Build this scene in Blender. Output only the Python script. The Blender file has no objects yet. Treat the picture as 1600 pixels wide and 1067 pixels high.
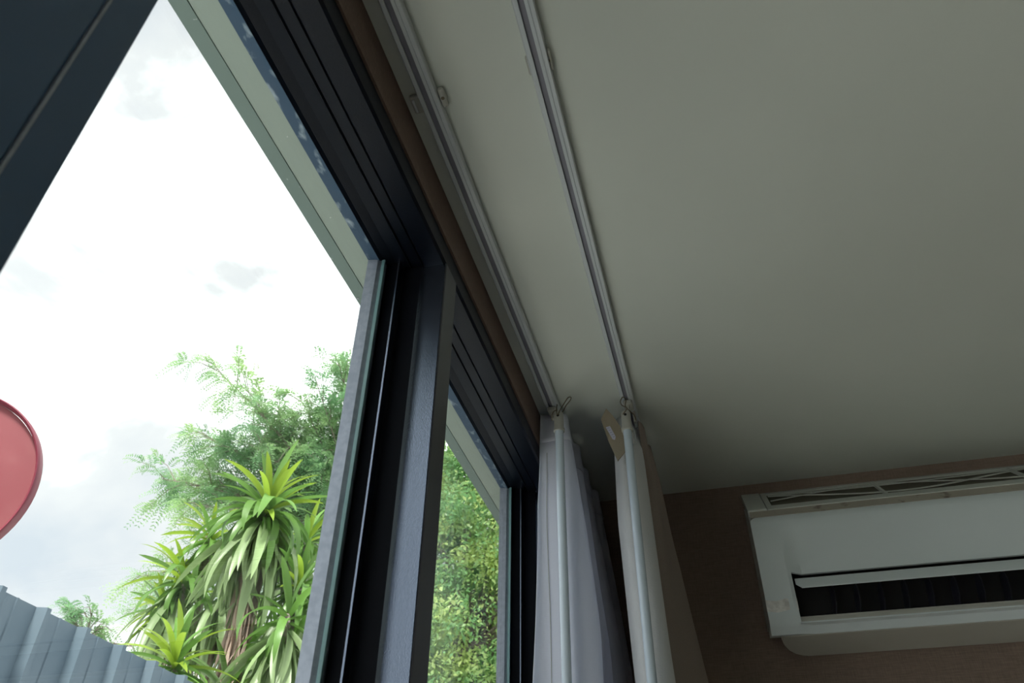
import bpy, bmesh, math, random
import numpy as np
from mathutils import Vector, Matrix
random.seed(7); np.random.seed(7)
S = bpy.context.scene; C = S.collection
U = 0.8            # metres per layout unit (ceiling is one unit above the lens)
CH = 1.6           # lens height above the floor
def W(x, y, z): return Vector((x*U, y*U, CH + z*U))
R = [[0.9665177457783399, 0.2564552178993569, 0.008612102400099466],
     [-0.1536306445021172, 0.6052267293876824, -0.7810878510798599],
     [-0.20552632961598988, 0.7536121862383083, 0.6243617545843893]]
F = 1214.97
# ------------------------------------------------------------------ camera
cam = bpy.data.cameras.new('camera'); co = bpy.data.objects.new('camera', cam); C.objects.link(co)
cam.sensor_width = 36; cam.lens = F/1600*36; cam.clip_start = .02; cam.clip_end = 500
m = Matrix(((R[0][0], -R[1][0], -R[2][0], 0), (R[0][1], -R[1][1], -R[2][1], 0), (R[0][2], -R[1][2], -R[2][2], CH), (0, 0, 0, 1)))
co.matrix_world = m; S.camera = co
cam.dof.use_dof = True; cam.dof.focus_distance = 1.35; cam.dof.aperture_fstop = 16
# ------------------------------------------------------------------ sky
S.view_settings.view_transform = 'Standard'; S.view_settings.look = 'None'
S.view_settings.gamma = 1; S.view_settings.exposure = 0; S.view_settings.use_curve_mapping = False
wd = bpy.data.worlds.new('sky'); S.world = wd; wd.use_nodes = True
nt = wd.node_tree; N = nt.nodes; K = nt.links
bg = N['Background']
tc = N.new('ShaderNodeTexCoord'); mp = N.new('ShaderNodeMapping'); mp.inputs['Location'].default_value = (.35, 1.1, .4)
mp.inputs['Scale'].default_value = (1, 1, 1.5)
K.new(tc.outputs['Generated'], mp.inputs[0])
nz = N.new('ShaderNodeTexNoise'); nz.inputs['Scale'].default_value = 2.6; nz.inputs['Detail'].default_value = 7; nz.inputs['Roughness'].default_value = .5
nz.inputs['Distortion'].default_value = .25
K.new(mp.outputs[0], nz.inputs['Vector'])
cr = N.new('ShaderNodeValToRGB'); e = cr.color_ramp
e.elements[0].position = .365; e.elements[0].color = (.345, .372, .405, 1)
e.elements[1].position = .62; e.elements[1].color = (1.25, 1.25, 1.25, 1)
a = e.elements.new(.44); a.color = (.41, .42, .435, 1)
a = e.elements.new(.478); a.color = (.445, .45, .455, 1)
K.new(nz.outputs['Fac'], cr.inputs[0]); K.new(cr.outputs[0], bg.inputs[0]); bg.inputs[1].default_value = 2.5
sun = bpy.data.lights.new('sun', 'SUN'); sun.energy = 8.0; sun.angle = math.radians(12); sun.color = (1, .96, .88)
so = bpy.data.objects.new('sun', sun); C.objects.link(so)
so.rotation_euler = Vector((.05, .62, -.78)).to_track_quat('-Z', 'Y').to_euler()
so.location = (0, 0, 8)

# ------------------------------------------------------------------ helpers
def ray(px, py):
    c = ((px-800)/F, (py-533.5)/F, 1)
    return Vector([sum(R[k][i]*c[k] for k in range(3)) for i in range(3)])
def onp(px, py, ax, v):
    r = ray(px, py); return r*(v/r[ax])
def at(px, py, D):                       # world point D metres from the lens
    r = ray(px, py).normalized()*D; return Vector((r.x, r.y, r.z+CH))
def tag(o, label=None, cat=None, group=None, kind=None):
    if label: o['label'] = label
    if cat: o['category'] = cat
    if group: o['group'] = group
    if kind: o['kind'] = kind
    return o
def empty(name, loc=(0, 0, 0)):
    o = bpy.data.objects.new(name, None); C.objects.link(o); o.location = loc; o.empty_display_size = .1; return o
class MB:
    def __init__(s): s.v = []; s.f = []; s.uv = None
    def add(s, vs, fs):
        b = len(s.v); s.v += [tuple(q) for q in vs]; s.f += [tuple(i+b for i in f) for f in fs]; return s
    def box(s, a, b):
        (x0, y0, z0), (x1, y1, z1) = a, b
        vs = [(x, y, z) for z in (z0, z1) for y in (y0, y1) for x in (x0, x1)]
        return s.add(vs, [(0, 2, 3, 1), (4, 5, 7, 6), (0, 1, 5, 4), (2, 6, 7, 3), (0, 4, 6, 2), (1, 3, 7, 5)])
    def ubox(s, a, b): return s.box(W(*a), W(*b))
    def prism(s, poly, p0, p1):          # poly: list of world offsets functions; poly pts -> (pA, pB)
        n = len(poly); vs = [p0(q) for q in poly]+[p1(q) for q in poly]
        fs = [(i, (i+1) % n, n+(i+1) % n, n+i) for i in range(n)]
        fs += [tuple(range(n-1, -1, -1)), tuple(range(n, 2*n))]
        return s.add(vs, fs)
    def tube(s, pts, r, n=8, cap=True):
        pts = [Vector(p) for p in pts]; rs = r if isinstance(r, (list, tuple)) else [r]*len(pts)
        vs = []; up = Vector((.13, .31, .94))
        for i, p in enumerate(pts):
            t = (pts[min(i+1, len(pts)-1)]-pts[max(i-1, 0)]).normalized()
            if abs(t.dot(up)) > .97: up = Vector((.9, .2, .1))
            a = t.cross(up).normalized(); b = t.cross(a)
            vs += [p+(a*math.cos(2*math.pi*k/n)+b*math.sin(2*math.pi*k/n))*rs[i] for k in range(n)]
        fs = [(i*n+k, i*n+(k+1) % n, (i+1)*n+(k+1) % n, (i+1)*n+k) for i in range(len(pts)-1) for k in range(n)]
        if cap: fs += [tuple(range(n-1, -1, -1)), tuple(range((len(pts)-1)*n, len(pts)*n))]
        return s.add(vs, fs)
    def mesh(s, name, m, smooth=False):
        me = bpy.data.meshes.new(name); me.from_pydata(s.v, [], s.f)
        if smooth:
            me.polygons.foreach_set('use_smooth', [True]*len(me.polygons))
        if m: me.materials.append(m)
        me.update(); return me
    def build(s, name, m, parent=None, smooth=False, bevel=0, fix=True, angle=None):
        me = s.mesh(name, m, smooth)
        if fix:
            bm = bmesh.new(); bm.from_mesh(me); bmesh.ops.recalc_face_normals(bm, faces=bm.faces); bm.to_mesh(me); bm.free()
        o = bpy.data.objects.new(name, me); C.objects.link(o)
        if parent:
            o.parent = parent; o.matrix_parent_inverse = Matrix.Translation(-parent.location)
        if bevel:
            md = o.modifiers.new('bevel', 'BEVEL'); md.width = bevel; md.segments = 2; md.limit_method = 'ANGLE'
        if angle: me.set_sharp_from_angle(angle=math.radians(angle))
        return o
def mesh_np(name, V, Fq, m):
    me = bpy.data.meshes.new(name); n = len(Fq); k = Fq.shape[1]
    me.vertices.add(len(V)); me.vertices.foreach_set('co', V.astype(np.float32).ravel())
    me.loops.add(n*k); me.loops.foreach_set('vertex_index', Fq.astype(np.int32).ravel())
    me.polygons.add(n); me.polygons.foreach_set('loop_start', np.arange(n, dtype=np.int32)*k)
    me.update(calc_edges=True); me.validate(); me.materials.append(m); return me

def mat(name, col, rough=.5, metal=0, spec=.5, noise=None, bump=None, transl=0, coat=0, obj_var=0):
    """noise=(scale, colour2, lo, hi, stretch)  bump=(scale, strength, stretch)"""
    m = bpy.data.materials.new(name); m.use_nodes = True; t = m.node_tree; n = t.nodes; l = t.links
    b = n['Principled BSDF']; b.inputs['Base Color'].default_value = (*col, 1); b.inputs['Roughness'].default_value = rough
    b.inputs['Metallic'].default_value = metal; b.inputs['Specular IOR Level'].default_value = spec; b.inputs['Coat Weight'].default_value = coat
    geo = n.new('ShaderNodeTexCoord')
    cs = None
    if noise:
        mpn = n.new('ShaderNodeMapping'); mpn.inputs['Scale'].default_value = noise[4] if len(noise) > 4 else (1, 1, 1)
        l.new(geo.outputs['Object'], mpn.inputs[0])
        z = n.new('ShaderNodeTexNoise'); z.inputs['Scale'].default_value = noise[0]; z.inputs['Detail'].default_value = 5
        l.new(mpn.outputs[0], z.inputs['Vector'])
        r = n.new('ShaderNodeValToRGB'); r.color_ramp.elements[0].position = noise[2]; r.color_ramp.elements[1].position = noise[3]
        r.color_ramp.elements[0].color = (*col, 1); r.color_ramp.elements[1].color = (*noise[1], 1)
        l.new(z.outputs['Fac'], r.inputs[0]); cs = r.outputs[0]
    if obj_var:
        oi = n.new('ShaderNodeObjectInfo'); hs = n.new('ShaderNodeHueSaturation')
        mr = n.new('ShaderNodeMapRange'); mr.inputs['To Min'].default_value = 1-obj_var; mr.inputs['To Max'].default_value = 1+obj_var
        l.new(oi.outputs['Random'], mr.inputs['Value']); l.new(mr.outputs[0], hs.inputs['Value'])
        if cs: l.new(cs, hs.inputs['Color'])
        else: hs.inputs['Color'].default_value = (*col, 1)
        cs = hs.outputs[0]
    if cs: l.new(cs, b.inputs['Base Color'])
    if bump:
        mpb = n.new('ShaderNodeMapping'); mpb.inputs['Scale'].default_value = bump[2] if len(bump) > 2 else (1, 1, 1)
        l.new(geo.outputs['Object'], mpb.inputs[0])
        z2 = n.new('ShaderNodeTexNoise'); z2.inputs['Scale'].default_value = bump[0]; z2.inputs['Detail'].default_value = 3
        l.new(mpb.outputs[0], z2.inputs['Vector'])
        bp = n.new('ShaderNodeBump'); bp.inputs['Strength'].default_value = bump[1]; bp.inputs['Distance'].default_value = .003
        l.new(z2.outputs['Fac'], bp.inputs['Height']); l.new(bp.outputs[0], b.inputs['Normal'])
    if transl:
        tr = n.new('ShaderNodeBsdfTranslucent'); mx = n.new('ShaderNodeMixShader'); mx.inputs[0].default_value = transl
        if cs: l.new(cs, tr.inputs[0])
        else: tr.inputs[0].default_value = (*col, 1)
        l.new(b.outputs[0], mx.inputs[1]); l.new(tr.outputs[0], mx.inputs[2]); l.new(mx.outputs[0], n['Material Output'].inputs[0])
    return m

def linen(name, c1, c2, rough=.8):
    """woven wallpaper: two crossed stretched noises"""
    m = bpy.data.materials.new(name); m.use_nodes = True; t = m.node_tree; n = t.nodes; l = t.links
    b = n['Principled BSDF']; b.inputs['Roughness'].default_value = rough; b.inputs['Specular IOR Level'].default_value = .25
    tc = n.new('ShaderNodeTexCoord'); outs = []
    for sc in ((45, 45, 800), (800, 800, 45)):
        mp = n.new('ShaderNodeMapping'); mp.inputs['Scale'].default_value = sc; l.new(tc.outputs['Object'], mp.inputs[0])
        z = n.new('ShaderNodeTexNoise'); z.inputs['Scale'].default_value = 1; z.inputs['Detail'].default_value = 2
        l.new(mp.outputs[0], z.inputs['Vector']); outs.append(z.outputs['Fac'])
    ad = n.new('ShaderNodeMath'); ad.operation = 'ADD'; l.new(outs[0], ad.inputs[0]); l.new(outs[1], ad.inputs[1])
    r = n.new('ShaderNodeValToRGB'); r.color_ramp.elements[0].position = .35; r.color_ramp.elements[1].position = .65
    hv = n.new('ShaderNodeMath'); hv.operation = 'MULTIPLY'; hv.inputs[1].default_value = .5; l.new(ad.outputs[0], hv.inputs[0])
    r.color_ramp.elements[0].color = (*c1, 1); r.color_ramp.elements[1].color = (*c2, 1)
    l.new(hv.outputs[0], r.inputs[0]); l.new(r.outputs[0], b.inputs['Base Color'])
    bp = n.new('ShaderNodeBump'); bp.inputs['Strength'].default_value = .3; bp.inputs['Distance'].default_value = .001
    l.new(hv.outputs[0], bp.inputs['Height']); l.new(bp.outputs[0], b.inputs['Normal'])
    return m

M = {}
M['ceil'] = mat('ceiling_paint', (.69, .725, .665), .40, spec=.4, noise=(3, (.66, .695, .635), .35, .7), bump=(9, .06))
M['wallpaper'] = linen('brown_linen_wallpaper', (.21, .155, .125), (.31, .235, .19))
M['brown'] = linen('brown_strip', (.17, .12, .097), (.23, .165, .135))
M['floor'] = mat('pale_floor', (.70, .66, .59), .4, noise=(4, (.62, .58, .52), .3, .7, (1, 8, 1)))
M['plaster'] = mat('room_plaster', (.72, .70, .65), .8)
M['frame'] = mat('charcoal_aluminium', (.20, .235, .30), .24, metal=1, bump=(700, .10))
M['headframe'] = mat('dark_head_aluminium', (.005, .008, .016), .38, spec=.25, metal=.15, bump=(700, .10))  # darker copy of the frame aluminium; the head's shade is in the colour
M['channel'] = mat('black_anodised_channel', (.002, .003, .006), .55, spec=.12)  # one near-black colour over the whole channel
M['nearframe'] = mat('navy_powder_coat', (.07, .14, .26), .35, spec=.5)
M['frameside'] = mat('charcoal_powder_coat', (.10, .105, .12), .38, spec=.6, metal=.25)
M['dusty'] = mat('weathered_frame', (.40, .44, .52), .5, metal=.55, noise=(150, (.34, .38, .45), .4, .6))  # paler frame copy; light on outer stops and joint bead is in the colour
M['headdusty'] = mat('dusty_head_frame', (.050, .10, .17), .55, noise=(90, (.42, .52, .60), .56, .75, (1, .5, 1)), bump=(80, .6))
M['gasket'] = mat('black_gasket', (.006, .007, .009), .55)
M['seal'] = mat('green_glass_edge', (.16, .30, .31), .3)
M['eave'] = mat('eave_paint', (.38, .46, .41), .6, noise=(90, (.85, .88, .86), .72, .74))
M['eavedark'] = mat('gutter_paint', (.22, .30, .275), .55, noise=(120, (.62, .68, .66), .70, .74))
M['track'] = mat('white_track_paint', (.62, .66, .68), .3)
M['trackslot'] = mat('track_inside', (.22, .22, .26), .5)
M['bracket'] = mat('bracket_plastic', (.50, .50, .45), .45)
M['rod'] = mat('white_wand', (.64, .74, .84), .25)
M['wire'] = mat('brass_wire', (.22, .18, .12), .35, metal=.8)
M['sheer'] = mat('sheer_fabric', (.88, .90, .97), .9, transl=.48, spec=.1, bump=(1, .25, (60, 60, 900)))
M['beige'] = mat('beige_fabric', (.31, .26, .23), .9, transl=.04, spec=.1, noise=(500, (.36, .30, .265), .3, .7), bump=(700, .3))
M['lining'] = mat('curtain_lining', (.82, .83, .85), .9, transl=.2, spec=.1, bump=(400, .2))
M['flap'] = mat('stiff_header', (.36, .31, .23), .9, bump=(600, .3))
M['sticker'] = mat('sticker_paper', (.60, .60, .72), .6)
M['ink'] = mat('sticker_ink', (.25, .25, .40), .6)
M['ac'] = mat('ac_plastic', (.70, .77, .79), .28, spec=.5)
M['acdull'] = mat('ac_plastic_dull', (.60, .64, .60), .45)
M['aclow'] = mat('ac_lower_plastic', (.60, .60, .55), .42, noise=(6, (.56, .555, .5), .4, .7))
M['acstrip'] = mat('ac_aged_strip', (.40, .37, .31), .4, noise=(40, (.16, .13, .10), .60, .72, (1, 1, 1)))
M['filter'] = mat('ac_filter', (.12, .11, .08), .7)
M['acdark'] = mat('ac_interior', (.002, .002, .003), .7)
M['vane'] = mat('ac_vane', (.014, .014, .024), .35)
M['tape'] = mat('clear_tape', (.95, .95, .93), .25, noise=(60, (.6, .6, .58), .4, .7), bump=(120, .6))  # near-white colour includes the window's reflection on the tape
M['ground'] = mat('concrete_ground', (.70, .69, .66), .9, noise=(2, (.60, .59, .56), .3, .7))
M['fence'] = mat('galvanised_sheet', (.085, .13, .17), .5, metal=.1, noise=(5, (.11, .155, .195), .35, .7), bump=(200, .1))
M['red'] = mat('red_disc_paint', (.25, .045, .058), .6, noise=(12, (.30, .08, .09), .5, .75))
M['redrim'] = mat('red_rim', (.22, .035, .06), .4)
M['steel'] = mat('galvanised_post', (.4, .42, .44), .4, metal=.7)
M['bark'] = mat('grey_bark', (.30, .27, .23), .9, noise=(30, (.2, .17, .14), .4, .6))
M['leafA'] = mat('leaf_green', (.14, .28, .06), .35, transl=.35, obj_var=.25)
M['leafY'] = mat('leaf_yellow_green', (.27, .40, .045), .35, transl=.4, obj_var=.25)
M['leafP'] = mat('leaf_pale_droop', (.25, .35, .16), .4, transl=.25, obj_var=.25)
M['leafD'] = mat('leaf_dead', (.34, .26, .21), .8, transl=.15, obj_var=.35)
M['feather'] = mat('feathery_leaf', (.20, .38, .19), .5, transl=.5, noise=(2.2, (.36, .53, .23), .4, .65))
M['broad'] = mat('broad_leaf', (.22, .43, .18), .4, transl=.5, noise=(3.5, (.58, .70, .27), .42, .62))
M['house'] = mat('house_render', (.5, .5, .47), .85)
# glass: thin sheet, fresnel mix of clear and mirror
g = bpy.data.materials.new('window_glass'); g.use_nodes = True; t = g.node_tree; t.nodes.clear()
o_ = t.nodes.new('ShaderNodeOutputMaterial'); mx = t.nodes.new('ShaderNodeMixShader'); fr = t.nodes.new('ShaderNodeFresnel'); fr.inputs[0].default_value = 1.5
tr = t.nodes.new('ShaderNodeBsdfTransparent'); tr.inputs[0].default_value = (.96, .985, .98, 1); gl = t.nodes.new('ShaderNodeBsdfGlossy'); gl.inputs['Roughness'].default_value = .0
ge = t.nodes.new('ShaderNodeNewGeometry'); mr = t.nodes.new('ShaderNodeMapRange'); mr.inputs['To Min'].default_value = 1.5; mr.inputs['To Max'].default_value = 1/1.5
t.links.new(ge.outputs['Backfacing'], mr.inputs['Value']); t.links.new(mr.outputs[0], fr.inputs[0])
t.links.new(fr.outputs[0], mx.inputs[0]); t.links.new(tr.outputs[0], mx.inputs[1]); t.links.new(gl.outputs[0], mx.inputs[2]); t.links.new(mx.outputs[0], o_.inputs[0])
M['glass'] = g

# ------------------------------------------------------------------ room shell
XW = -.336; YE = 1.953; YB = -3.0; XE = 3.6; ZF = -CH/U
def struct(name, mb, m, **k): o = mb.build(name, m, **k); o['kind'] = 'structure'; return o
struct('ceiling', MB().ubox((-.46, YB-.15, 1.0), (XE+.12, YE+.12, 1.15)), M['ceil'])
struct('floor', MB().ubox((-.46, YB-.15, ZF-.12), (XE+.12, YE+.12, ZF)), M['floor'])
struct('wall_far', MB().ubox((XW, YE, ZF), (XE, YE+.12, 1.0)), M['wallpaper'])
struct('wall_back', MB().ubox((XW, YB-.12, ZF), (XE, YB, 1.0)), M['plaster'])
struct('wall_right', MB().ubox((XE, YB, ZF), (XE+.12, YE, 1.0)), M['plaster'])
HZ = .865; HT = .905
struct('wall_left', MB().ubox((-.46, YB, HT), (XW, YE, 1.0)).ubox((-.46, YB, ZF), (XW, YE, ZF+.12)).ubox((-.46, 1.66, ZF+.12), (XW, YE, HT))
       .ubox((-.46, YB, ZF+.12), (XW, -2.4, HT)), M['brown'])
struct('trim_1', MB().ubox((XW, YB, HT), (XW+.004, 1.66, HT+.012)), M['brown'])
struct('ground', MB().box((-45, -40, -.22), (45, 60, -.2)), M['ground'])

# ------------------------------------------------------------------ window
win = empty('window_1', W(-.4, .5, ZF+.12)); win['kind'] = 'structure'
def head_profile():
    return [(XW, HT), (XW, HZ+.004), (XW-.004, HZ), (-.370, HZ), (-.3725, HZ+.0025), (-.3735, HZ), (-.3745, HZ+.003), (-.391, HZ+.004),
            (-.393, HZ+.0005), (-.395, HZ+.004), (-.415, HZ+.006), (-.430, HZ+.004), (-.434, HZ-.002)]
def run_y(poly, y0, y1): 
    return MB().prism(poly, lambda q: W(q[0], y0, q[1]), lambda q: W(q[0], y1, q[1]))
hp = head_profile()+[(-.434, HT)]
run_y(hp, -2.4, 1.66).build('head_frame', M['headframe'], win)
run_y([(-.434, HT), (-.434, HZ-.002), (-.440, HZ-.001), (-.452, HZ), (-.452, HT)], -2.4, 1.66).build('outer_head_frame', M['headdusty'], win)
# vertical member: plan polygon swept in z.  side=+1 profile seen from the -Y side at y, going out to the back at y+w
def member(name_y, w, ytop=HZ+.03, back=True, inner=M['frame']):
    y = name_y
    z0 = ZF+.12
    body = [(-.428, y+.012), (-.409, y+.016), (-.404, y+.026), (-.3755, y+.030), (-.3755, y+w-.006), (-.41, y+w-.006), (-.428, y+w)]
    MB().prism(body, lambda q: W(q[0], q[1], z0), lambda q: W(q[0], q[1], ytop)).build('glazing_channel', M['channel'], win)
    lip = [(-.4075, y+.008), (-.4050, y+.008), (-.4050, y+.024), (-.4075, y+.018)]
    MB().prism(lip, lambda q: W(q[0], q[1], z0), lambda q: W(q[0], q[1], ytop)).build('glazing_bead', M['frame'], win)
    face = [(-.375, y+.0270), (-.371, y+.0288), (-.368, y+.0294), (-.364, y+.0298), (-.360, y+.03), (XW-.001, y+.03)]
    poly = face+[(XW-.001, y+w), (-.37, y+w), (-.375, y+w-.006)]
    fr = MB().prism(poly, lambda q: W(q[0], q[1], z0), lambda q: W(q[0], q[1], ytop)).build(curr, inner, win, smooth=True, angle=25)
    # room-side cover strip
    MB().ubox((XW-.003, y+.0325, z0), (XW+.001, y+w-.001, HZ+.003)).build('cover_strip', M['frameside'], win, bevel=.0008)
    # weathered outer leaf, sky light on it put into the pale colour
    out = [(-.430, y+.003), (-.436, y-.006), (-.452, y-.008), (-.452, y+w+.006), (-.436, y+w+.004), (-.430, y+w-.001)]
    MB().prism(out, lambda q: W(q[0], q[1], z0), lambda q: W(q[0], q[1], HZ+.01)).build('outer_stop', M['dusty'], win)
    for yy in (y+.0015, y+w-.0005):
        MB().ubox((-.4315, yy-.002, z0), (-.4265, yy+.0015, HZ+.002)).build('glass_seal', M['seal'], win)
curr = 'mullion'
MY = .797
member(MY, .083)
curr = 'jamb'; member(1.573, .087)
for yy in (-.55, -1.6): curr = 'mullion'; member(yy, .083)
# near door stile, wide; joint bead's pale colour stands in for caught light
z0 = ZF+.12
MB().ubox((XW-.1, .05, z0), (XW, .1865, HZ+.01)).build('wide_mullion', M['nearframe'], win, bevel=.002)
MB().ubox((XW-.1, .1885, z0), (XW-.001, .217, HZ+.01)).build('wide_mullion_stop', M['nearframe'], win, bevel=.001)
MB().ubox((XW-.01, .1862, z0), (XW+.0012, .1888, HZ+.01)).build('joint_bead', M['dusty'], win, bevel=.0008)
for a0, a1 in ((.217, MY+.002), (MY+.083, 1.575), (-.467, .05), (-1.517, -.548), (-2.4, -1.598)):
    MB().ubox((-.4305, a0-.004, z0+.02), (-.4285, a1+.004, HZ+.006)).build('glass_pane', M['glass'], win)
MB().ubox((-.45, -2.4, z0), (XW, 1.66, z0+.05)).build('sill_frame', M['frame'], win)

# ------------------------------------------------------------------ eave outside
ev = empty('eave', W(-.52, 0, 1.0)); ev['kind'] = 'structure'
MB().ubox((-.5615, -3.3, 1.0), (-.4605, 2.6, 1.02)).build('soffit_board', M['eave'], ev)
MB().ubox((-.5865, -3.3, .998), (-.562, 2.6, 1.06)).build('gutter', M['eavedark'], ev)
for yb in (1.0, 1.47, 2.0, .1, -.8):
    MB().ubox((-.584, yb, .9965), (-.580, yb+.004, .9985)).build('screw', M['steel'], ev)
struct('roof', MB().ubox((-.55, YB-.3, 1.151), (XE+.3, YE+.65, 1.3)), M['house'])  # unseen slab added over the ceiling so no sunlight leaks in
struct('wall_outside', MB().ubox((-.458, YE+.121, ZF-.2), (XE+.12, YE+.6, 1.0)), M['house'])

# ------------------------------------------------------------------ curtain tracks
def track(name, xc, y1, label):
    o = empty(name, W(xc, .5, 1.0)); tag(o, label, 'curtain track', 'ceiling curtain tracks')
    w = .0145; h = .016
    zb = 1-h
    P = [(xc-w, 1-.001), (xc-w, zb+.004), (xc-w+.002, zb), (xc-.0065, zb), (xc-.0065, zb+.003), (xc-w+.004, zb+.003), (xc-w+.004, 1-.004),
         (xc+w-.004, 1-.004), (xc+w-.004, zb+.003), (xc+.0022, zb+.003), (xc+.0022, zb), (xc+.007, zb), (xc+.0075, zb+.0015), (xc+.0085, zb+.0015), (xc+.009, zb), (xc+w-.001, zb), (xc+w, zb+.003), (xc+w, 1-.001)]
    run_y(P, -2.4, y1).build('rail', M['track'], o)
    MB().ubox((xc-w+.0045, -2.399, zb+.004), (xc+w-.0045, y1-.001, zb+.0065)).build('rail_channel', M['trackslot'], o)
    return o
t1 = track('curtain_track', -.2975, 1.90, 'white aluminium curtain track on the ceiling nearest the window, carrying the sheer curtain')
t2 = track('curtain_track', -.128, 1.90, 'white aluminium curtain track farther from the window, carrying the beige curtain')
def bracket(tk, xc, y, wl, wr, L=.03):
    b = MB()
    b.ubox((xc-wl, y, .9905), (xc-.013, y+L, .9985)); b.build('bracket', M['bracket'], tk, bevel=.002)
    c = MB().ubox((xc-wl+.003, y+.004, .987), (xc-wl+.007, y+L-.004, .9905)); c.build('bracket_clip', M['track'], tk, bevel=.001)
    d = MB().ubox((xc+.0148, y-.003, .989), (xc+wr, y+L-.001, .9985)); d.build('bracket', M['bracket'], tk, bevel=.003)
    MB().tube([W(xc+wr-.005, y+.012, .9892), W(xc+wr-.005, y+.012, .9885)], .0022, 10).build('screw', M['wire'], tk)
bracket(t1, -.2975, .605, .029, .025)
bracket(t2, -.128, .585, .018, .0185)
bracket(t1, -.2975, -.5, .029, .025)
bracket(t2, -.128, -.5, .018, .0185)

# ------------------------------------------------------------------ curtains
def surf(name, fn, nu, nv, m, parent, thick=0):
    b = MB(); vs = [W(*fn(i/nu, j/nv)) for j in range(nv+1) for i in range(nu+1)]
    b.add(vs, [(j*(nu+1)+i, j*(nu+1)+i+1, (j+1)*(nu+1)+i+1, (j+1)*(nu+1)+i) for j in range(nv) for i in range(nu)])
    o = b.build(name, m, parent, smooth=True, fix=False)
    if thick:
        md = o.modifiers.new('thickness', 'SOLIDIFY'); md.thickness = thick; md.offset = 0
    return o
ZB = ZF+.03
def lerp(a, b, t): return a+(b-a)*t
def interp(tab, v):
    for (a, x), (b, y) in zip(tab, tab[1:]):
        if v <= b: 
            t = (v-a)/(b-a); t = t*t*(3-2*t) if False else t
            return x+(y-x)*t
    return tab[-1][1]
c1 = empty('sheer_curtain', W(-.29, 1.6, ZB)); tag(c1, 'white sheer curtain gathered beside the dark window jamb', 'curtain', None)
NF = 8
def sheer(u, v):
    z = lerp(.965, ZB, v**1.3)
    # leading hem first, then folds
    ph = u*NF*2*math.pi*.5
    A = interp([(ZB, .048), (.5, .040), (.78, .030), (.90, .027), (.97, .025)], z)*(1-.20*u)
    xc = interp([(ZB, -.262), (.5, -.275), (.8, -.290), (.965, -.300)], z)+u*interp([(ZB, .055), (.5, .035), (.8, .022), (.97, .016)], z)
    k = u*NF
    wob = .006*math.sin(5.1*k+3*z)*min(1, (1-z)*3)
    x = xc-A*math.cos(math.pi*k)*(1+.15*math.sin(k*2.3))+wob
    y = 1.415+.51*u+.012*math.sin(2*math.pi*k)*(.5+(.97-z))+.006*math.sin(k*3.7+z*4)
    if k < 1: x -= (1-k)*interp([(ZB, .050), (.3, .046), (.5, .034), (.8, .016), (.97, .002)], z)
    if k < 1: y += .055*(1-k)*min(1, max(.75, (z-.5)*3))-.012
    return (x, min(y, 1.94), z)
surf('panel', sheer, 260, 60, M['sheer'], c1, .0008)
# stitched heading band and pleat pinches
def shead(u, v):
    x, y, z = sheer(u, (lerp(0, .055, v)))
    z = lerp(.975, .905, v); k = u*NF
    return (x+.0012, y-.0030*(1 if k < 1.1 else .2), z)
surf('heading_tape', shead, 260, 6, M['sheer'], c1, .001)
# side hem stitched line
MB().tube([W(sheer(.045, t)[0], sheer(.045, t)[1]-.0022, sheer(.085, t)[2]) for t in [i/30 for i in range(2, 31)]], .0006, 4).build('hem_stitch', M['bracket'], c1)

c2 = empty('beige_curtain', W(-.13, 1.65, ZB)); tag(c2, 'thick beige brown blackout curtain gathered with pinch pleats, farther from window', 'curtain', None)
# plan polylines (x, y) at several heights; index = fabric position
L2 = {
 .955: [(-.168, 1.50), (-.150, 1.475), (-.135, 1.50), (-.118, 1.53), (-.112, 1.50), (-.104, 1.535), (-.118, 1.57), (-.108, 1.60), (-.100, 1.62), (-.118, 1.65), (-.106, 1.69), (-.100, 1.72), (-.120, 1.75), (-.108, 1.80), (-.120, 1.86)],
 .86: [(-.172, 1.50), (-.152, 1.468), (-.132, 1.48), (-.112, 1.52), (-.114, 1.545), (-.098, 1.545), (-.104, 1.59), (-.100, 1.62), (-.088, 1.64), (-.108, 1.69), (-.098, 1.73), (-.092, 1.76), (-.115, 1.79), (-.104, 1.84), (-.115, 1.88)],
 .72: [(-.176, 1.50), (-.156, 1.462), (-.130, 1.465), (-.108, 1.50), (-.112, 1.560), (-.094, 1.60), (-.088, 1.66), (-.076, 1.72), (-.080, 1.76), (-.100, 1.76), (-.096, 1.79), (-.086, 1.82), (-.110, 1.84), (-.104, 1.87), (-.115, 1.90)],
 .45: [(-.170, 1.50), (-.152, 1.460), (-.125, 1.455), (-.100, 1.475), (-.108, 1.570), (-.096, 1.64), (-.076, 1.70), (-.052, 1.76), (-.048, 1.80), (-.080, 1.82), (-.09, 1.84), (-.086, 1.86), (-.105, 1.87), (-.104, 1.89), (-.115, 1.91)],
 -.2: [(-.150, 1.50), (-.134, 1.455), (-.100, 1.445), (-.070, 1.465), (-.085, 1.570), (-.080, 1.64), (-.055, 1.70), (-.020, 1.76), (-.015, 1.80), (-.060, 1.82), (-.08, 1.84), (-.076, 1.86), (-.10, 1.87), (-.10, 1.89), (-.115, 1.91)],
}
L2[ZB] = [(x+.02, y) for x, y in L2[-.2]]
lev = sorted(L2, reverse=True)
def cat(p, t):
    n = len(p)-1; f = min(t*n, n-1e-6); i = int(f); f -= i
    q = [p[max(i-1, 0)], p[i], p[i+1], p[min(i+2, n)]]
    return [.5*(2*q[1][k]+(q[2][k]-q[0][k])*f+(2*q[0][k]-5*q[1][k]+4*q[2][k]-q[3][k])*f*f+(3*q[1][k]-q[0][k]-3*q[2][k]+q[3][k])*f**3) for k in (0, 1)]
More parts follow.
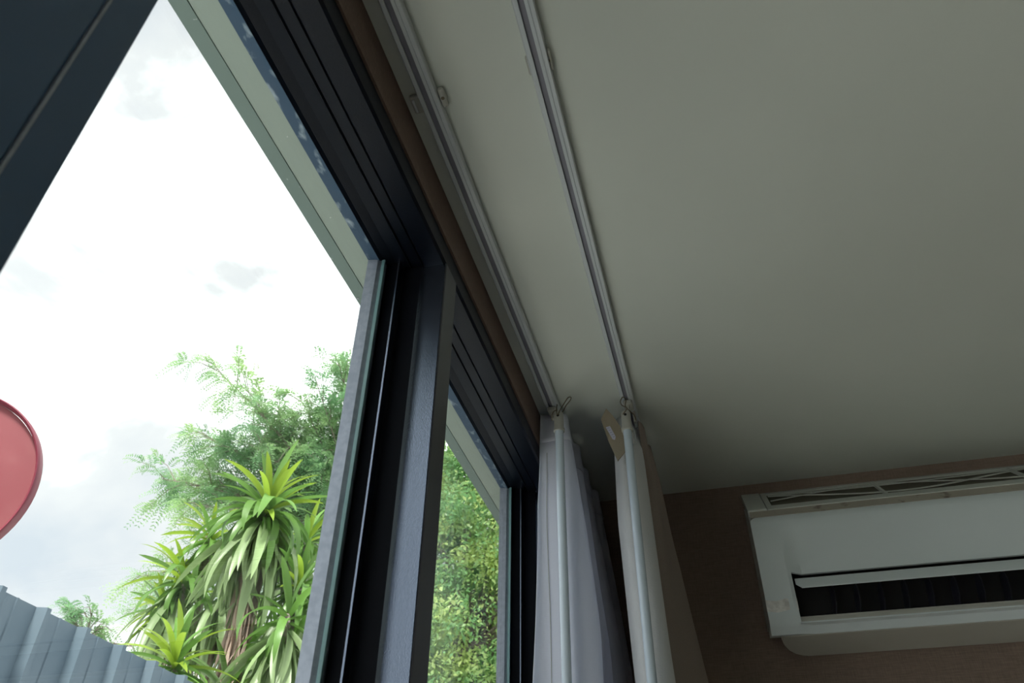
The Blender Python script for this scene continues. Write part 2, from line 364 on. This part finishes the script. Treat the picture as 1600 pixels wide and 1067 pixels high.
def beige(u, v):
    z = lerp(.955, ZB, v**1.3)
    for a, b in zip(lev, lev[1:]):
        if z >= b-1e-6:
            t = (a-z)/(a-b); t = max(0, min(1, t)); break
    A = cat(L2[a], u); B = cat(L2[b], u)
    return (lerp(A[0], B[0], t), lerp(A[1], B[1], t), z)
surf('panel', lambda u, v: beige(.24+.76*u, v), 160, 60, M['beige'], c2, .0015)
tag(surf('lining', lambda u, v: beige(.245*u, v), 50, 60, M['lining'], c2, .0015), 'pale lining turned over the leading edge')
# stiff header flap with a paper sticker
fl = [(947, 638), (939, 655), (950, 688), (965, 720), (974, 709), (981, 700), (969, 666), (958, 650)]
def up(px, py, y): p = onp(px, py, 1, y); return W(*p)
fm = MB(); yf = 1.44
fa = [up(q[0], q[1], yf+(.012 if i in (0, 1) else 0)) for i, q in enumerate(fl)]
fb = [p+Vector((0, .0022, 0)) for p in fa]
n = len(fa); fm.add(fa+fb, [(0, 1, 2, 7), (7, 2, 6), (2, 3, 4, 6), (4, 5, 6)]+[(n, n+7, n+2, n+1), (n+7, n+6, n+2), (n+2, n+6, n+4, n+3), (n+4, n+6, n+5)]+[(i, n+i, n+(i+1) % n, (i+1) % n) for i in range(n)])
tag(fm.build('header_flap', M['flap'], c2), 'stiffened header corner folded outwards')
sk = [up(*q, yf-.004) for q in ((946.5, 667.5), (953, 665.5), (962, 682), (961, 687), (957, 686))]
stk = MB().add(sk+[p+Vector((0, .0006, 0)) for p in sk], [(0, 1, 2, 3, 4), (9, 8, 7, 6, 5)]+[(i, (i+1) % 5, 5+(i+1) % 5, 5+i) for i in range(5)]).build('sticker', M['sticker'], c2)
for k in range(5):
    a = up(948.7+k*2.3, 669.5+k*3.4, yf-.0048); b = up(952.6+k*2.1, 668.3+k*3.4, yf-.0048)
    MB().tube([a, a.lerp(b, .4)+Vector((0, 0, .0006)), b], .0004, 4).build('print_line', M['ink'], c2)

# ------------------------------------------------------------------ wands and hooks
def wand(name, x0, y0, z0, x1, y1, label, tie):
    o = empty(name, W(x1, y1, -.2)); tag(o, label, 'curtain wand')
    a = W(x0, y0, z0); b = W(x1, y1, -.25)
    d = (b-a).normalized()
    MB().tube([a+d*.035, b], .0072, 20).build('rod', M['rod'], o, smooth=True, angle=40)
    MB().tube([a-d*.004, a+d*.0, a+d*.03, a+d*.036, a+d*.037], [.004, .0083, .0083, .0083, .0065], 20).build('top_cap', M['bracket'], o, smooth=True, angle=40)
    MB().tube([a+d*.031, a+d*.036], .0098, 20).build('collar', M['bracket'], o, smooth=True, angle=40)
    e = a+d*.008
    MB().tube([e+Vector((0, -.0088, 0)), e+Vector((0, -.0078, 0))], .0024, 12).build('eyelet', M['gasket'], o)
    # twisted wire tie
    pts = [e+Vector(q) for q in tie]
    sm = []
    for i in range(len(pts)*6-5): 
        t_ = i/6; k = min(int(t_), len(pts)-2); f = t_-k
        q = [pts[max(k-1, 0)], pts[k], pts[k+1], pts[min(k+2, len(pts)-1)]]
        sm.append(.5*(2*q[1]+(q[2]-q[0])*f+(2*q[0]-5*q[1]+4*q[2]-q[3])*f*f+(3*q[1]-q[0]-3*q[2]+q[3])*f**3))
    MB().tube(sm, .0009, 5).build('wire_hook', M['wire'], o, smooth=True)
    return o
wand('curtain_wand', -.277, 1.413, .945, -.281, 1.413, 'white curtain wand hanging in front of the sheer curtain',
     [(-.012, .0, -.004), (-.010, -.008, .004), (-.003, -.01, .010), (.0, -.01, .0), (.006, -.01, .012), (.010, -.004, .024), (.018, -.002, .038), (.023, 0, .040), (.022, 0, .034), (.014, 0, .024), (.006, .004, .014), (-.004, .006, .018), (-.004, .008, .034)])
wand('curtain_wand', -.132, 1.424, .931, -.132, 1.424, 'white curtain wand hanging in front of the beige curtain',
     [(-.004, -.009, .0), (.0, -.011, .004), (.004, -.009, .012), (-.004, -.004, .022), (-.007, 0, .034), (-.002, 0, .042), (.003, 0, .036), (.001, 0, .022), (.008, .002, .012), (.014, .004, .004), (.016, .006, -.006)])
for xc, y, lb, par in ((-.2975, 1.445, 'plastic lead runner', c1), (-.128, 1.46, 'plastic lead runner', c2)):
    MB().ubox((xc-.010, y-.01, .972), (xc+.010, y+.022, .983)).build('lead_runner', M['bracket'], par, bevel=.002)
    MB().ubox((xc-.003, y-.004, .955), (xc+.003, y+.006, .9725)).build('runner_hook', M['bracket'], par, bevel=.001)
for k in range(6):
    for xc, par in ((-.2975, c1), (-.120, c2)):
        y = 1.50+.068*k
        MB().ubox((xc-.003, y, .955), (xc+.003, y+.010, .984)).build('glider', M['bracket'], par, bevel=.001)
# loop of cord beside the beige wand
p = [W(-.126, 1.44, .93), W(-.121, 1.44, .905), W(-.117, 1.44, .88), W(-.118, 1.44, .863), W(-.125, 1.44, .858)]
MB().tube(p, .0011, 5).build('cord_loop', M['track'], c2, smooth=True)

# ------------------------------------------------------------------ air conditioner
ac = empty('air_conditioner', W(.6, YE, .56)); tag(ac, 'white split air conditioner unit mounted high on the brown wall', 'air conditioner')
X0, X1 = .100, 1.150
def run_x(poly, x0, x1): return MB().prism(poly, lambda q: W(x0, q[0], q[1]), lambda q: W(x1, q[0], q[1]))
# chassis shell with open front: profile C-shape
YW = YE-.002
run_x([(YW, .60), (YW, .956), (1.81, .844), (1.80, .815), (1.84, .70), (1.84, .59), (1.86, .59), (1.86, .60)], X0+.003, X1-.003).build('chassis', M['acdull'], ac)
# sloped intake grille : slope frame from front (1.80,.85) to back (YW,.968)
def sl(x, t, h=0):   # t 0 front ..1 back ; h = height off the slope
    dy, dz = YW-1.80, .968-.850; L = math.hypot(dy, dz)
    return W(x, 1.80+dy*t-dz/L*h, .850+dz*t+dy/L*h)
def sbox(x0, x1, t0, t1, h0, h1, mb=None):
    mb = mb or MB(); vs = [sl(x, t, h) for h in (h0, h1) for t in (t0, t1) for x in (x0, x1)]
    return mb.add(vs, [(0, 2, 3, 1), (4, 5, 7, 6), (0, 1, 5, 4), (2, 6, 7, 3), (0, 4, 6, 2), (1, 3, 7, 5)])
sbox(X0, X0+.045, 0, 1, -.012, .004).build('end_cap', M['acdull'], ac, bevel=.001)
gf = MB(); sbox(X0+.047, X1, .0, .20, -.003, .002, gf); sbox(X0+.047, X1, .92, 1, -.003, .002, gf); sbox(X0+.047, X0+.060, .2, .92, -.003, .002, gf)
gf.build('grille_frame', M['acdull'], ac)
sbox(X0+.060, X1, .18, .94, -.0050, -.0035).build('filter', M['filter'], ac)
for amp, mid, w0, om, ph in ((.26, .56, .045, 8.6, 0), (-.24, .58, .035, 8.6, .6), (.07, .80, .03, 6.0, 1.0)):
    rb = MB(); nn = 70; vs = []
    for i in range(nn+1):
        x = X0+.064+(X1-X0-.064)*i/nn; t_ = max(.22, min(.92, mid+amp*math.cos(om*(x-X0)+ph)))
        vs += [sl(x, t_-w0/2, 0), sl(x, t_+w0/2, 0), sl(x, t_+w0/2, .002), sl(x, t_-w0/2, .002)]
    rb.add(vs, [(4*i+a, 4*i+(a+1) % 4, 4*i+4+(a+1) % 4, 4*i+4+a) for i in range(nn) for a in range(4)])
    rb.build('grille_bar', M['acdull'], ac)
for xx in (.42, .73, 1.04):
    sbox(xx, xx+.006, .2, .92, -.004, .003).build('grille_rib', M['acdull'], ac)
run_x([(1.80, .8495), (1.787, .829), (1.80, .826)], X0+.004, X1-.004).build('aged_strip', M['acstrip'], ac)
# front panel with cut-out for the outlet: front skin grid
def yfp(z): return interp([(.558, 1.806), (.58, 1.787), (.64, 1.778), (.70, 1.774), (.76, 1.776), (.81, 1.781), (.825, 1.785), (.832, 1.792)], z)
zs = [.560, .566, .572, .580, .60, .64, .66, .688, .692, .70, .715, .74, .77, .79, .81, .822, .829]
xs = [X0, X0+.004, X0+.008, X0+.014, .13, .158, .166, .172, .19, .25, .5, .8, X1-.05, X1]
fp = MB()
def inset(x, z):   # shallow recessed field above the outlet
    a = min(1, max(0, (x-.158)/.03)); b = min(1, max(0, (.80-z)/.08)) if z > .688 else (1 if z > .59 else .3)
    return .024*a*b
def rc(x, z):      # rounded upper left corner
    r = .016; cx, cz = X0+r, .829-r
    if x < cx and z > cz:
        dx, dz = cx-x, z-cz; d = math.hypot(dx, dz); mx_ = max(dx, dz)
        if d > 0: s = mx_/d; return cx-dx*s, cz+dz*s
    return x, z
def pt(x, z, off=0): 
    X, Z = rc(x, z); return W(X, yfp(z)+inset(x, z)+off, Z)
idx = {}
vs = []; fs = []
for off in (0, .008):
    for j, z in enumerate(zs):
        for i, x in enumerate(xs):
            idx[(off, i, j)] = len(vs); vs.append(pt(x, z, off))
hole = lambda i, j: xs[i] >= .166-1e-6 and .580-1e-6 <= zs[j] < .688-1e-6
nx, nz_ = len(xs)-1, len(zs)-1
solid = [[not hole(i, j) for j in range(nz_)] for i in range(nx)]
for i in range(nx):
    for j in range(nz_):
        if not solid[i][j]: continue
        for off in (0, .008): fs.append((idx[(off, i, j)], idx[(off, i+1, j)], idx[(off, i+1, j+1)], idx[(off, i, j+1)]))
        for (di, dj, e1, e2) in ((-1, 0, (i, j), (i, j+1)), (1, 0, (i+1, j), (i+1, j+1)), (0, -1, (i, j), (i+1, j)), (0, 1, (i, j+1), (i+1, j+1))):
            a, b = i+di, j+dj
            if not (0 <= a < nx and 0 <= b < nz_) or not solid[a][b]:
                fs.append((idx[(0, *e1)], idx[(0, *e2)], idx[(.008, *e2)], idx[(.008, *e1)]))
fp.add(vs, fs); fp.build('front_panel', M['ac'], ac, smooth=True, angle=35)
# left cheek from panel back to wall
run_x([(1.800, .825), (1.806, .600), (YW, .615), (YW, .93), (1.83, .85)], X0+.001, X0+.006).build('side_cheek', M['acdull'], ac)
# outlet interior
ob = MB(); ob.ubox((.150, 1.835, .57), (X1-.01, 1.839, .70)); ob.ubox((.150, 1.808, .694), (X1-.01, 1.835, .70)); ob.ubox((.158, 1.796, .574), (.162, 1.835, .694))
ob.build('outlet_duct', M['acdark'], ac)
run_x([(1.788, .580), (1.788, .577), (1.836, .566), (1.836, .572)], .164, X1-.01).build('outlet_lip', M['ac'], ac)
# louvre flap
lp = [(1.796, .678), (1.786, .664), (1.778, .651), (1.780, .649), (1.789, .662), (1.799, .676)]
fl_ = MB(); x0_ = .172
fl_.prism(lp, lambda q: W(x0_+(.010 if q[1] < .66 else 0), q[0], q[1]), lambda q: W(X1-.015, q[0], q[1]))
fl_.build('louvre', M['ac'], ac, bevel=.0006)
for k in range(17):
    x = .245+.0495*k
    vp = [(1.812, .600), (1.806, .617), (1.808, .645), (1.816, .662), (1.834, .662), (1.834, .598)]
    MB().prism(vp, lambda q: W(x+(q[1]-.59)*.12-(q[0]-1.8)*.25, q[0], q[1]), lambda q: W(x+.002+(q[1]-.59)*.12-(q[0]-1.8)*.25, q[0], q[1])).build('vane', M['vane'], ac)
# lower body: plan polygon with rounded rear corner
lb = [(.120, 1.812), (.121, 1.84), (.126, 1.872), (.136, 1.905), (.150, 1.930), (.166, 1.945), (.182, YW), (X1-.06, YW), (X1-.02, 1.90), (X1-.01, 1.812)]
MB().prism(lb, lambda q: W(q[0], q[1], .553+.006*(YW-q[1])/.14), lambda q: W(q[0], q[1], .60)).build('lower_body', M['aclow'], ac, bevel=.004)
# tape across the left column
tp = MB(); tz = [(.602, 0), (.616, 0), (.630, 0)]
tv = []
for z in (.604, .612, .620, .628):
    for x in (X0-.0005, .12, .145, .1665): tv.append(W(x, yfp(z)-.0012+inset(x, z), z+.003*math.sin(x*90)))
tp.add(tv+[q+Vector((0, .0007, 0)) for q in tv], [(j*4+i, j*4+i+1, (j+1)*4+i+1, (j+1)*4+i) for j in range(3) for i in range(3)])
tag(tp.build('tape_strip', M['tape'], ac, smooth=True), 'glossy strip of tape across the lower left corner')

# ------------------------------------------------------------------ fence
fe = empty('corrugated_fence', (-2.9*U, 4, -.2)); tag(fe, 'blue grey corrugated metal sheet fence outside the window', 'fence')
XFe = -2.89*U; ZT = CH+1.2*U; pitch = .262*U
yst = (1.672*1.5-.27*U)*U-8*pitch+.145
def sheet(k):
    prof = []
    for r_ in range(4):
        y = r_*pitch
        prof += [(y, 0), (y+.014, .036), (y+.034, .036), (y+.042, 0), (y+.115, 0), (y+.119, .004), (y+.125, .004), (y+.129, 0)]
    prof.append((4*pitch+.006, 0))
    b = MB(); vs = []
    for z in (0, ZT+.2):
        for y, x in prof: vs.append((x, y, z))
    n_ = len(prof); fs = [(i, i+1, n_+i+1, n_+i) for i in range(n_-1)]
    return b.add(vs, fs)
sm0 = sheet(0).mesh('metal_sheet', M['fence'])
for k in range(11):
    o = bpy.data.objects.new('metal_sheet', sm0); C.objects.link(o); o.parent = fe; o.matrix_parent_inverse = Matrix.Translation(-fe.location)
    o.location = (XFe+(.0012 if k % 2 else 0), yst+k*4*pitch-8*pitch, -.2)
    md = o.modifiers.new('thickness', 'SOLIDIFY'); md.thickness = .0012; md.offset = -1
for k in range(5):
    MB().box((XFe-.07, -1+2.2*k, -.2), (XFe-.02, -.95+2.2*k, ZT-.05)).build('post', M['steel'], fe)
for z in (.4, 1.9):
    MB().box((XFe-.02, -2.0, z), (XFe-.004, 8.6, z+.04)).build('rail', M['steel'], fe)

# ------------------------------------------------------------------ red disc
D = 2.05
cc = at(-100.6, 745.6, D); nrm = Vector((math.cos(-.147)*math.cos(-1.126), math.cos(-.147)*math.sin(-1.126), math.sin(-.147)))
rd = empty('round_sign', (cc.x, cc.y, -.2)); tag(rd, 'plain red round disc sign with raised rim, outside left of the trees', 'sign')
q = nrm.to_track_quat('Z', 'Y').to_matrix()
def ring(prof, n=72):
    b = MB(); vs = []
    for r_, h in prof: vs += [cc+q@Vector((r_*math.cos(2*math.pi*i/n), r_*math.sin(2*math.pi*i/n), h)) for i in range(n)]
    fs = [(j*n+i, j*n+(i+1) % n, (j+1)*n+(i+1) % n, (j+1)*n+i) for j in range(len(prof)-1) for i in range(n)]
    return b.add(vs, fs)
rr = .198
b = ring([(.0005, .004), (rr*.5, .004), (rr*.95, 0), (rr*.95, -.006), (.0005, -.006)]); b.build('disc', M['red'], rd, smooth=True, angle=30)
ring([(rr*.955, .0), (rr*.962, .010), (rr*.985, .014), (rr*1.0, .010), (rr*1.0, -.012), (rr*.955, -.008), (rr*.955, .0)]).build('rim', M['redrim'], rd, smooth=True, angle=50)
MB().tube([cc-nrm*.03-Vector((0, 0, cc.z+.2)), cc-nrm*.03+Vector((0, 0, .05))], .02, 16).build('post', M['steel'], rd, smooth=True)

# ------------------------------------------------------------------ dracaenas
def leaf_mesh(kind, L, w, droop, m, seed):
    """strap leaf along +X, bends towards -Z"""
    rs = random.Random(seed); n = 8; vs = []; x = z = 0; ang = 0; ds = L/n; tw = rs.uniform(-.25, .25); sw = rs.uniform(-.12, .12)
    for i in range(n+1):
        t_ = i/n
        ww = w*(math.sin(math.pi*min(1, (t_*.86+.14)))**.65)*(1 if t_ < .98 else .12)
        yy = sw*L*t_*t_; f = .30*ww*(1-.4*t_)
        c_, s_ = math.cos(tw*t_*2), math.sin(tw*t_*2)
        for side in (-1, 0, 1):
            dy, dz = side*ww*.5, (f if side else 0)
            vs.append((x+(-math.sin(ang))*0, yy+dy*c_-dz*s_, z+dy*s_+dz*c_))
        ang -= droop/n*(1+.8*t_); x += ds*math.cos(ang); z += ds*math.sin(ang)
    fs = []
    for i in range(n):
        for s in (0, 1): a = i*3+s; fs.append((a, a+1, a+4, a+3))
    return MB().add(vs, fs).mesh('leaf', m, True)
LM = {}
for kind, L, w, dr, mk in (('up', .37, .046, .55, 'leafA'), ('mid', .42, .050, 1.15, 'leafA'), ('yel', .34, .045, .6, 'leafY'), ('drp', .46, .048, .6, 'leafP'), ('dead', .42, .030, .3, 'leafD')):
    LM[kind] = [leaf_mesh(kind, L*random.uniform(.88, 1.12), w*random.uniform(.85, 1.1), dr*random.uniform(.7, 1.35), M[mk], 10*i+len(LM)) for i in range(4)]
def put_leaf(par, kind, pos, az, el, roll=0, s=1):
    o = bpy.data.objects.new('leaf', random.choice(LM[kind])); C.objects.link(o); o.parent = par
    o.location = Vector(pos)-par.location; o.rotation_euler = (roll, -el, az); o.scale = (s, s, s); return o
def rosette(par, c, r, n=34, yel=.25, skirt=0, dead=0, tilt=(0, 0), trunk_dir=None):
    c = Vector(c); s = r/.36
    ax = Vector((tilt[0], tilt[1], 1)).normalized(); qt = Vector((0, 0, 1)).rotation_difference(ax).to_matrix()
    for i in range(n):
        f = i/(n-1); el0 = math.radians(lerp(82, -36, f**.8)); az = i*2.39996+random.uniform(-.2, .2)
        d = qt@Vector((math.cos(el0)*math.cos(az), math.cos(el0)*math.sin(az), math.sin(el0)))
        el = math.asin(max(-1, min(1, d.z))); az2 = math.atan2(d.y, d.x)
        kind = 'yel' if (random.random() < yel*(1.6 if f < .45 else .5)) else ('up' if f < .4 else 'mid')
        put_leaf(par, kind, c-ax*(.07*f*s)+d*.015, az2, el, random.uniform(-.3, .3), s*random.uniform(.8, 1.08))
    for i in range(skirt):
        az = i*2.39996+random.uniform(-.3, .3); el = math.radians(random.uniform(-76, -30)); z = -.08*s-.12*s*random.random()
        put_leaf(par, 'drp', c+Vector((.03*math.cos(az), .03*math.sin(az), z)), az, el, random.uniform(-.4, .4), s*random.uniform(.8, 1.1))
    for i in range(dead):
        az = random.uniform(0, 6.28); el = math.radians(random.uniform(-89, -76)); z = -s*random.uniform(.22, .85)
        put_leaf(par, 'dead', c+Vector((.025*math.cos(az), .025*math.sin(az), z)), az, el, random.uniform(-.8, .8), s*random.uniform(.7, 1.05))
def dracaena(base, heads, label, trunk_r=.035):
    o = empty('dracaena', (base.x, base.y, -.2)); tag(o, label, 'plant', 'dracaena shrubs behind the fence')
    root = Vector((base.x, base.y, -.2))
    for c, r, n, yel, sk, de, tilt in heads:
        c = Vector(c); mid = root.lerp(c, .55)+Vector(((c.x-root.x)*-.2, (c.y-root.y)*-.2, 0))
        pts = [root, root.lerp(mid, .5), mid, mid.lerp(c, .5), c]
        MB().tube([p+Vector((random.uniform(-.01, .01), random.uniform(-.01, .01), 0)) for p in pts], [trunk_r*1.3, trunk_r*1.1, trunk_r, trunk_r*.85, trunk_r*.6], 9).build('stem', M['bark'], o, smooth=True)
        rosette(o, c, r, n, yel, sk, de, tilt)
    return o
DD = 5.0
pxr = lambda p, D_: p/F*D_*.92
A = at(418, 792, DD)
dracaena(at(384, 1067, DD), [(A, pxr(108, DD), 76, .25, 70, 110, (-.05, 0))], 'tallest dracaena with a brown skirt of dead leaves on a bare stem')
dracaena(at(330, 1100, DD+.5), [(at(328, 838, DD+.45), pxr(82, DD), 40, .6, 10, 0, (-.4, 0)), (at(285, 905, DD+.3), pxr(92, DD), 44, .4, 26, 6, (-.5, 0)),
    (at(350, 920, DD+.15), pxr(84, DD), 10, .1, 34, 14, (-.2, 0)), (at(255, 950, DD+.35), pxr(72, DD), 36, .55, 16, 0, (-.6, 0)), (at(405, 960, DD+.7), pxr(90, DD), 18, .0, 24, 16, (0, 0))],
    'yellow green dracaena clump leaning left behind the tall brown skirted one')
dracaena(at(290, 1120, DD-.6), [(at(272, 1035, DD-.7), pxr(98, DD-.7), 52, .32, 18, 4, (-.15, 0)), (at(350, 1085, DD-.4), pxr(80, DD), 36, .05, 24, 6, (0, 0))], 'low spiky dracaena at the end of the metal fence')
dracaena(at(455, 1110, DD-.3), [(at(470, 915, DD-.2), pxr(84, DD), 40, .12, 8, 0, (.1, 0)), (at(452, 960, DD-.45), pxr(95, DD), 18, 0, 40, 6, (0, 0)), (at(440, 1020, DD-.3), pxr(90, DD), 18, 0, 30, 6, (0, 0)), (at(480, 845, DD+.4), pxr(82, DD), 34, .3, 24, 0, (.2, 0))],
    'dracaena with long pale drooping leaves beside the grey window mullion')

# ------------------------------------------------------------------ feathery trees
def frond_verts(P, Dr, L, n=9, lw=.011, ll=.034, rs=np.random):
    """P (k,3) base, Dr (k,3) direction -> leaflet quads of drooping pinnate fronds"""
    k = len(P); Dr = Dr/np.linalg.norm(Dr, axis=1, keepdims=True)
    side = np.cross(Dr, np.array([0, 0, 1.])+rs.normal(0, .35, (k, 3))); side /= np.linalg.norm(side, axis=1, keepdims=True)
    V = []
    for i in range(1, n+1):
        t_ = i/n; pos = P+Dr*(L*t_)[:, None]+np.array([0, 0, -1.])*(.45*L*t_*t_)[:, None]
        tang = Dr+np.array([0, 0, -1.])*(.9*t_); tang /= np.linalg.norm(tang, axis=1, keepdims=True)
        for s in (-1, 1):
            d = side*s*.95+tang*.45+rs.normal(0, .10, (k, 3)); d /= np.linalg.norm(d, axis=1, keepdims=True)
            l_ = ll*(1-.5*abs(t_-.45)); wv = tang*lw*.5
            V.append(np.stack([pos, pos+d*l_*.5+wv, pos+d*l_, pos+d*l_*.5-wv], 1))
    V = np.concatenate(V).reshape(-1, 3); Fq = np.arange(len(V)).reshape(-1, 4); return V, Fq
def feather_tree(name, base, crown, tips, label, nsub=16, nfr=13, fl=.20, group='trees behind the fence', spread=.55, sub=.7, ll=.034):
    rs = np.random.RandomState(abs(hash(label)) % 1000 if False else len(label))
    o = empty(name, (base.x, base.y, -.2)); tag(o, label, 'tree', group)
    b = MB(); root = Vector((base.x, base.y, -.2)); crown = Vector(crown)
    b.tube([root, root.lerp(crown, .5)+Vector((.05, .05, 0)), crown], [.11, .09, .07], 10); b.build('trunk', M['bark'], o, smooth=True)
    br = MB(); P = []; Dn = []
    for tp_ in tips:
        tp_ = Vector(tp_); L = (tp_-crown).length
        ctrl = crown.lerp(tp_, .5)+Vector((0, 0, .12*L))
        pts = [((1-t)**2)*crown+2*t*(1-t)*ctrl+t*t*tp_ for t in [i/8 for i in range(9)]]
        br.tube(pts, [lerp(.022, .003, i/8) for i in range(9)], 5)
        for s in range(nsub):
            t = lerp(.25, 1, (s+rs.rand())/nsub); k = min(7, int(t*8)); p = pts[k].lerp(pts[k+1], t*8-k) if k < 8 else pts[8]
            main = (pts[min(8, k+1)]-pts[k]).normalized()
            d = (main*.9+Vector(rs.normal(0, spread, 3))).normalized(); sl_ = L*.28*sub*(1.15-t*.7)+.12
            q1 = p+d*sl_*.5+Vector((0, 0, .02)); q2 = p+d*sl_-Vector((0, 0, .04))
            br.tube([p, q1, q2], [.006, .004, .002], 3, cap=False)
            for f in range(nfr):
                u = rs.rand()**.7; bp = p.lerp(q1, u*2) if u < .5 else q1.lerp(q2, u*2-1)
                P.append(bp); Dn.append(d*.8+Vector(rs.normal(0, .6, 3)))
    br.build('branch', M['bark'], o, smooth=True, fix=False)
    P = np.array(P); Dn = np.array(Dn); L = fl*rs.uniform(.6, 1.2, len(P))
    V, Fq = frond_verts(P, Dn, L, rs=rs, ll=ll)
    fo = bpy.data.objects.new('foliage', mesh_np('foliage', V-np.array(o.location), Fq, M['feather'])); C.objects.link(fo); fo.parent = o; fo['kind'] = 'stuff'
    return o
DT = 7.6
tips = [at(x, y, DT+dz) for x, y, dz in [(338, 578, 0), (375, 600, .3), (430, 640, .2), (408, 660, .5), (322, 682, -.1), (352, 700, .2), (400, 700, -.2), (252, 748, 0), (290, 760, .3), (330, 760, .2), (300, 790, -.2),
    (470, 625, .1), (500, 615, -.2), (532, 572, .1), (545, 590, .4), (520, 660, .3), (560, 640, 0), (450, 700, .4), (490, 720, -.3), (440, 760, .2), (520, 760, .2), (560, 720, .5), (600, 600, .3), (620, 680, .1), (480, 800, .3), (400, 780, .4), (530, 830, .2), (640, 620, .6), (600, 780, .2), (340, 850, .5), (215, 905, .2), (240, 930, .4)]]
feather_tree('feathery_tree', at(640, 1100, DT+.4), at(560, 860, DT+.3), tips, 'tall feathery leaved tree rising behind the dracaenas', nsub=22, nfr=12, fl=.17, ll=.045)
c_ = at(126, 990, 7.0)
feather_tree('feathery_sapling', at(128, 1100, 7.0), at(128, 1010, 7.0), [at(x, y, 7.0) for x, y in ((108, 960), (122, 950), (143, 962), (150, 985), (115, 975), (205, 1010))],
             'small feathery sapling tip showing above the metal fence', nsub=5, nfr=5, fl=.13, spread=.5)

# ------------------------------------------------------------------ broad leaved tree
def broad_tree(name, c, rad, n, label, mname, lsize=.055, clusters=150, seed=3, sg=1):
    rs = np.random.RandomState(seed)
    o = empty(name, (c.x, c.y, -.2)); tag(o, label, 'tree', 'trees behind the fence')
    b = MB(); b.tube([Vector((c.x, c.y, -.2)), Vector((c.x+.05, c.y, c.z*.4)), Vector((c.x, c.y, c.z-.3))], [.14, .12, .08], 10).build('trunk', M['bark'], o, smooth=True)
    d = rs.normal(0, 1, (clusters, 3)); d /= np.linalg.norm(d, axis=1, keepdims=True)
    cc_ = d*(rs.uniform(.45, 1, (clusters, 1))**.5)*np.array(rad); cc_[:, 2] *= np.where(cc_[:, 2] < 0, 1.25, 1)
    br = MB()
    for k in range(0, clusters, 3):
        e_ = Vector(cc_[k])+Vector(c); s_ = Vector((c.x, c.y, c.z-.3)); br.tube([s_, s_.lerp(e_, .55)+Vector((0, 0, .08)), e_], [.03, .016, .005], 4, cap=False)
    br.build('branch', M['bark'], o, smooth=True, fix=False)
    k = rs.randint(0, clusters, n); P = cc_[k]+rs.normal(0, 1, (n, 3))*np.array([.20, .20, .15])*sg
    a = rs.normal(0, 1, (n, 3)); a[:, 2] -= .35; a /= np.linalg.norm(a, axis=1, keepdims=True)
    s_ = np.cross(a, rs.normal(0, .5, (n, 3))+np.array([0, 0, 1.])); s_ /= np.linalg.norm(s_, axis=1, keepdims=True)
    L = lsize*rs.uniform(.7, 1.3, (n, 1)); up_ = np.cross(s_, a)
    w = .28*L
    V = np.stack([P, P+a*L*.45+s_*w+up_*w*.3, P+a*L, P+a*L*.45-s_*w+up_*w*.3], 1).reshape(-1, 3)
    Fq = np.arange(len(V)).reshape(-1, 4)
    V = V+np.array(c)-np.array(o.location)
    fo = bpy.data.objects.new('foliage', mesh_np('foliage', V, Fq, M[mname])); C.objects.link(fo); fo.parent = o; fo['kind'] = 'stuff'
    return o
broad_tree('leafy_tree', at(745, 960, 8.6), (1.5, 1.3, 1.8), 170000, 'dense bright green broad leaved tree seen through the right hand pane', 'broad', clusters=270, lsize=.05, sg=.75)
broad_tree('leafy_shrub', at(700, 1080, 11.2), (2.0, 1.0, 1.5), 80000, 'dark green bushy shrub farthest back behind the broad leaved tree', 'broad', seed=5, clusters=220)
